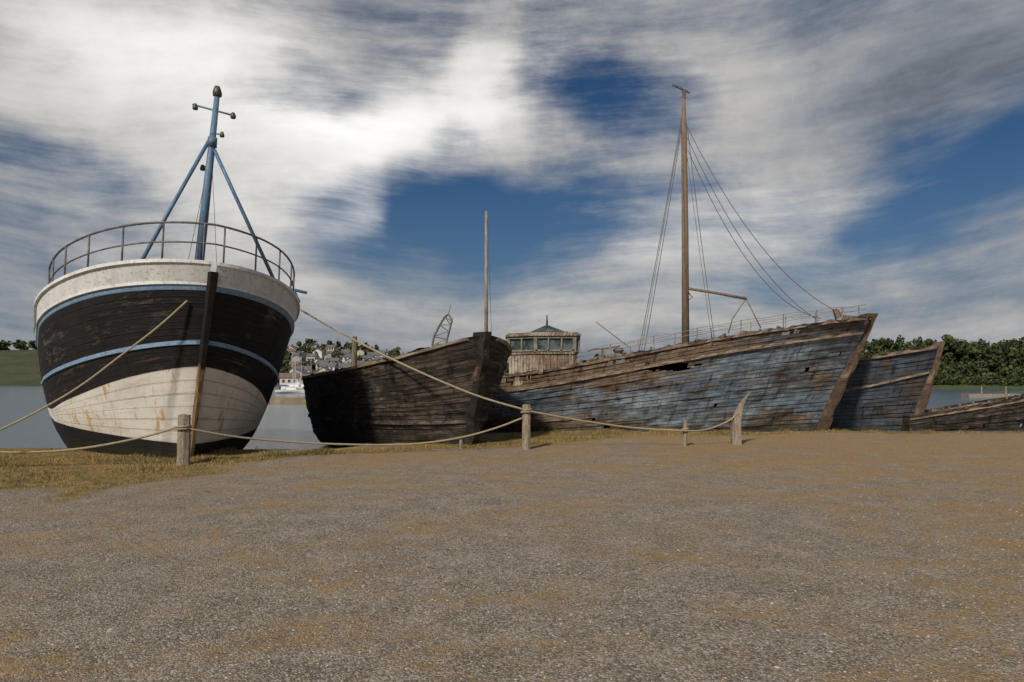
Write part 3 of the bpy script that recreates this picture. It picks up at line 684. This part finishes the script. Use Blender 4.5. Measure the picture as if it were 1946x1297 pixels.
# houses
walls=[simple('render_white',(.60,.60,.58),(.50,.50,.48),.5),simple('render_cream',(.46,.42,.35),(.38,.35,.29),.5),simple('render_grey',(.32,.32,.32),(.26,.26,.27),.5)]
roofm=[simple('slate',(.09,.095,.105),(.13,.135,.145),1),simple('brown_tile',(.17,.125,.095),(.14,.105,.08),1)]
M_win=simple('window_dark',(.05,.055,.065),(.07,.075,.085),1,.3,.0)
def house_meshes(w,d,h,rh,wm,rm):
    a=MB(); a.box((0,0,h/2-1),(w,d,h+2)); 
    b0=len(a.v)
    a.v+=[Vector(p) for p in((-w/2,-d/2,h),(-w/2,d/2,h),(-w/2,0,h+rh),(w/2,-d/2,h),(w/2,d/2,h),(w/2,0,h+rh))]; a.face((b0,b0+2,b0+1)); a.face((b0+3,b0+4,b0+5))
    wo=a.build('wall',[wm]); 
    r=MB(); e=.3
    for sy in(-1,1):
        b0=len(r.v); t=.15
        for z in(0,t):
            r.v+=[Vector((-w/2-e,sy*(d/2+e),h-e*rh/(d/2)+z+.02)),Vector((w/2+e,sy*(d/2+e),h-e*rh/(d/2)+z+.02)),Vector((w/2+e,0,h+rh+z+.02)),Vector((-w/2-e,0,h+rh+z+.02))]
        for q in((0,1,2,3),(4,5,6,7),(0,1,5,4),(1,2,6,5),(2,3,7,6),(3,0,4,7)): r.face([b0+i for i in q])
    ro=r.build('roof',[rm]); 
    c=MB(); c.box((w*.3,0,h+rh+.4),(.7,.6,1.2)); co=c.build('chimney',[roofm[1]])
    wn=MB(); wn.box((0,0,0),(.9,.12,1.1)); wno=wn.build('window',[M_win])
    ms=[q.data for q in(wo,ro,co,wno)]
    for q in(wo,ro,co,wno): bpy.data.objects.remove(q)
    return ms,(w,d,h)
HM=[]
for i in range(9):
    w=random.uniform(4.0,6.4);HM.append(house_meshes(w,random.uniform(4.0,4.8),random.choice((2.6,3.9,4.2)),random.uniform(1.1,1.6),walls[[0,0,1,2,0,0,1,0,2][i]],roofm[[0,1,0,0,0,1,0,0,1][i]]))
lab=['white rendered house with grey slate roof','white rendered house with brown tiled roof','cream rendered house with slate roof','grey rendered house with slate roof','white rendered house with slate roof','white house with brown roof','cream house with brown roof','white house with dark slate roof','grey house with brown roof']
pts=[];tries=0
while len(pts)<50 and tries<9000:
    tries+=1
    px=random.uniform(548,775); Y=random.choice((242,256,270,285,300,315,332,350,368))+random.uniform(-3,3); x=(px-CX)/F*Y
    py=HY-(hT(x,Y)+5-H)/Y*F
    if px>600 and py>712-(px-577)*.2: continue
    if all(abs(x-q[0])>7.2 or abs(Y-q[1])>9 for q in pts): pts.append((x,Y))
for (x,Y) in pts:
    k=random.randrange(9); (wm,rm,cm,wn),(w,d,h)=HM[k]
    r=root('house',(x,Y,hT(x,Y)),lab[k],'house','houses on the hillside'); r.rotation_euler=(0,0,random.choice((0,0,math.pi/2))+random.uniform(-.3,.3))
    for n,mm in(('wall',wm),('roof',rm)):
        o=bpy.data.objects.new(n,mm);COL.objects.link(o);o.parent=r
        if n=='roof': c=bpy.data.objects.new('chimney',cm);COL.objects.link(c);c.parent=o
    for st_ in range(1 if h<3.5 else 2):
        for i in range(3):
            for sy in(-1,1):
                o=bpy.data.objects.new('window',wn);COL.objects.link(o);o.parent=r;o.location=((i-1)*w*.3,sy*d/2,1.3+st_*1.9)
    for sx in(-1,1):
        o=bpy.data.objects.new('window',wn);COL.objects.link(o);o.parent=r;o.location=(sx*w/2,0,1.4);o.rotation_euler=(0,0,math.pi/2)
mb=MB(); n=14
for i in range(n): mb.box((-40+i*2.6,66+.1*math.sin(i),-.42),(2.62,2.2,.9),jit=.03)
o=mb.build('jetty',[simple('jetty_stone',(.30,.23,.16),(.20,.15,.10),.8)],None,(-22,66,-.6)); tag(o,'low tan stone jetty reaching across the water','jetty')
mb=MB()
for i in range(12): mb.box((60+i*3.1,88,-.32),(3.12,1.6,.5),jit=.03); mb.tube([(60+i*3.1,87.2,-1),(60+i*3.1,87.2,.9)],.09,6)
o=mb.build('jetty',[M_wood2],None,(70,88,-.6)); tag(o,'grey timber jetty with thin posts','jetty')
M_yh=simple('yacht_white',(.7,.7,.7),(.6,.6,.6),2); M_yb=simple('yacht_blue',(.06,.12,.25),(.08,.15,.3),2); M_al=simple('mast_alloy',(.5,.5,.5),(.4,.4,.4),2,.4)
def yacht(px,Y,sc,yaw,mt,label):
    x=(px-CX)/F*Y; r=root('sailing_yacht',(x,Y,-.5),label,'sailing boat','yachts moored in the harbour'); r.rotation_euler=(0,0,yaw); r.scale=(sc,)*3
    a=MB(); N=12; rows=((.0,.35),(.5,.85),(1.0,1.0))
    for z,k in rows:
        for sg in(1,-1):
            for i in range(N+1):
                t=i/N; bb=1.2*k*math.sin(math.pi*min(.5,t*.62))**.8*(1 if t<.8 else 1-.3*(t-.8)/.2); a.v.append(Vector((4-8*t,sg*(bb+.02),z+.15*(1-t))))
    w_=2*(N+1)
    for k in range(2):
        for i in range(N):
            p=k*w_+i; a.face((p,p+1,p+w_+1,p+w_)); q=p+N+1; a.face((q,q+w_,q+w_+1,q+1))
        a.face((k*w_+N,k*w_+2*N+1,(k+1)*w_+2*N+1,(k+1)*w_+N))
    for i in range(N): p=2*w_+i; a.face((p,p+1,p+N+2,p+N+1))
    a.build('hull',[mt],r); c=MB(); c.box((.2,0,1.3),(2.8,1.4,.5),taper=.85); c.build('cabin',[M_yh],r)
    m_=MB(); m_.tube([(.8,0,1),(.8,0,10)],[.07,.05],6); m_.tube([(.8,0,1.9),(-2.6,0,1.9)],.09,6); m_.build('mast',[M_al],r)
for (px,Y,sc,yw,mt) in((562,140,.8,3.0,M_yh),(556,170,.8,.4,M_yb),(577,150,.75,2.8,M_yh),(586,190,.9,.3,M_yh),(566,205,.9,2.9,M_yh),(553,110,.6,.1,M_yh)):
    yacht(px,Y,sc,yw,mt,'blue hulled yacht moored on the water' if mt==M_yb else 'white yacht moored on the water')
K0=P(836,735,105); K=root('harbour_crane',(K0.x,105,-.6),'old rusty lattice harbour crane with a raised jib','crane')
M_cr=simple('crane_steel',(.17,.16,.15),(.10,.085,.07),1.2,.8,.3,c3=(.28,.26,.23))
mb=MB(); mb.tube([Vector((K0.x,105,-1.5)),P(835,662,105)],[.9,.7],10); mb.tube([P(835,664,105),P(835,654,105)],[1.15,.95],10); mb.build('pedestal',[M_cr],K,K.location)
mb=MB()
L=[P(821,657,104.5),P(824,640,104.5),P(835,618,104.5),P(845,602,104.5),P(852,597,104.5),P(858,606,104.5)]
R_=[P(846,659,104.5),P(849,645,104.5),P(853,630,104.5),P(856,618,104.5),P(858,611,104.5),P(858,606,104.5)]
for Q in(L,R_):
    for dy in(0,.8): mb.tube([p+Vector((0,dy,0)) for p in Q],.13,6)
for i in range(5):
    for dy in(0,.8): mb.tube([L[i]+Vector((0,dy,0)),R_[i]+Vector((0,dy,0))],.08,5)
    mb.tube([L[i],R_[i+1]],.07,5)
    mb.tube([L[i],L[i]+Vector((0,.8,0))],.07,5)
mb.tube([P(852,597,104.5),P(857,580,104.5)],.06,5)
mb.build('jib',[M_cr],K,K.location)

# ================================================================ camera
cam=bpy.data.cameras.new('camera'); co=bpy.data.objects.new('camera',cam); COL.objects.link(co)
co.location=(0,0,H); co.rotation_euler=(math.pi/2,0,0); cam.sensor_width=36; cam.lens=36*F/1946; cam.shift_y=(HY-648.5)/1946; cam.clip_end=9000; cam.clip_start=.1
scene.camera=co

# ================================================================ light & sky
sd=Vector((-.34,-.70,.60)).normalized()
sun=bpy.data.lights.new('sun','SUN'); sun.energy=3.9; sun.angle=math.radians(5); sun.color=(1,.90,.77)
so=bpy.data.objects.new('sun',sun); COL.objects.link(so); so.rotation_euler=sd.to_track_quat('Z','Y').to_euler()
W=bpy.data.worlds.new('World'); scene.world=W; W.use_nodes=True; W.node_tree.nodes.clear(); nt=NT(W.node_tree)
out=nt.n('ShaderNodeOutputWorld'); bg=nt.n('ShaderNodeBackground'); nt.L.new(bg.outputs[0],out.inputs[0]); bg.inputs[1].default_value=.1
sky=nt.n('ShaderNodeTexSky',sky_type='NISHITA'); sky.sun_disc=False; sky.sun_elevation=math.asin(sd.z); sky.sun_rotation=math.atan2(sd.x,sd.y)
D_=nt.n('ShaderNodeTexCoord').outputs['Generated']
x,y,z=nt.sep(D_)
az=nt.m('ARCTAN2',x,y); el=nt.m('ARCSINE',nt.m('MAXIMUM',nt.m('MINIMUM',z,.999),-.999))
base=nt.comb(az,el,0.0)
def warped(scale,det,ax,ay):
    wn=nt.n('ShaderNodeTexNoise'); nt.set(wn,'Vector',base); wn.inputs['Scale'].default_value=scale; wn.inputs['Detail'].default_value=det; wn.inputs['Roughness'].default_value=.5
    wp=nt.n('ShaderNodeVectorMath',operation='MULTIPLY_ADD'); nt.set(wp,0,wn.outputs[1]); wp.inputs[1].default_value=(ax,ay,0); nt.set(wp,2,base)
    return nt.vadd(wp.outputs[0],(-ax/2,-ay/2,0))
warp=warped(4.5,3,.18,.11); warp2=warped(2.2,0,.16,.14)
def ang(px,py): return math.atan((px-CX)/F), math.atan((HY-py)/math.hypot(F,px-CX))
def blobs(lst,b0):
    acc=b0
    for (px,py,rx,ry,rot,w_) in lst:
        a,e=ang(px,py); ca=math.cos(a)
        mp=nt.n('ShaderNodeMapping',vector_type='TEXTURE'); nt.set(mp,'Vector',warp)
        mp.inputs['Location'].default_value=(a,e,0); mp.inputs['Rotation'].default_value=(0,0,math.radians(rot)); mp.inputs['Scale'].default_value=(rx/F*ca,ry/F*ca,1)
        ln=nt.n('ShaderNodeVectorMath',operation='LENGTH'); nt.set(ln,0,mp.outputs[0])
        acc=nt.m('ADD',acc,nt.mr(ln.outputs['Value'],.0,1.6,w_,0.0))
    return acc
dens=blobs([(300,150,420,190,-10,.3),(480,100,260,110,0,.3),(330,330,380,150,-15,.3),(680,310,160,100,0,.5),(800,200,220,50,24,.45),(975,225,110,100,0,.55),(930,110,60,90,0,.45),
 (700,425,65,40,0,.60),(1420,230,320,190,-35,.42),(1700,170,380,150,15,.45),(1350,480,420,70,14,.35),(450,470,260,110,-25,.25),(1200,310,200,40,12,.18),
 (170,345,220,60,-12,-.70),(620,185,160,60,-35,-.50),(850,275,120,40,25,-.30),(730,410,200,75,0,-.75),(1010,410,340,100,5,-.85),(1150,170,230,85,-14,-.85),
 (1780,360,330,95,22,-.95),(1480,400,190,50,22,-.5),(900,510,330,50,0,-.15),(540,210,130,35,-25,-.30),(740,125,150,45,10,-.2)],.58)
hz=nt.mr(el,.17,.02,0,.36)
sv=nt.n('ShaderNodeMapping',vector_type='POINT'); nt.set(sv,'Vector',warp2); sv.inputs['Rotation'].default_value=(0,0,math.radians(-19)); sv.inputs['Scale'].default_value=(1.3,7.5,1)
f1=nt.noise(sv.outputs[0],1.8,7,.62); f2=nt.noise(nt.vmul(warp2,(1,1.6,1)),8,6,.66)
fs=nt.noise(nt.vmul(sv.outputs[0],(1.2,1.8,1)),5.0,4,.68)
d=nt.m('ADD',nt.m('ADD',dens,hz),nt.m('ADD',nt.m('ADD',nt.m('MULTIPLY',nt.m('SUBTRACT',f1,.5),1.35),nt.m('MULTIPLY',nt.m('SUBTRACT',f2,.5),.55)),nt.m('MULTIPLY',nt.m('SUBTRACT',fs,.5),.70)))
cov=nt.mr(d,-.16,1.08)
lum=blobs([(450,110,380,160,0,.42),(300,260,420,200,-10,.24),(680,310,190,120,0,.34),(860,180,240,90,20,.38),(970,230,120,110,0,.26),(700,425,70,55,0,.34),(1330,250,260,220,-30,.18),(1380,450,400,110,15,.20),(1800,120,300,170,10,-.08),(720,125,150,50,0,-.14),(450,440,280,120,0,.16),(620,200,160,60,-30,-.12),(1000,590,1100,60,0,.10)],.29)
lum=nt.m('ADD',lum,nt.m('MULTIPLY',nt.m('SUBTRACT',nt.m('ADD',nt.m('MULTIPLY',f1,.6),nt.m('MULTIPLY',f2,.4)),.5),.85))
lum=nt.m('MAXIMUM',lum,.17)
cc=nt.mix(nt.mr(lum,.15,.5),(.82,.93,1.10),(1.0,.98,.945))
cl=nt.n('ShaderNodeVectorMath',operation='SCALE'); nt.set(cl,0,cc); nt.set(cl,'Scale',nt.m('MULTIPLY',lum,10.5))
blue=nt.mix(1.0,sky.outputs[0],(.15,.28,.41),'MULTIPLY')
blue=nt.mix(nt.mr(el,.36,-.05,0,.6),blue,(1.5,2.1,2.9))
col=nt.mix(cov,blue,cl.outputs[0])
nt.L.new(col,bg.inputs[0])
scene.view_settings.view_transform='Standard'; scene.view_settings.look='None'; scene.view_settings.exposure=0
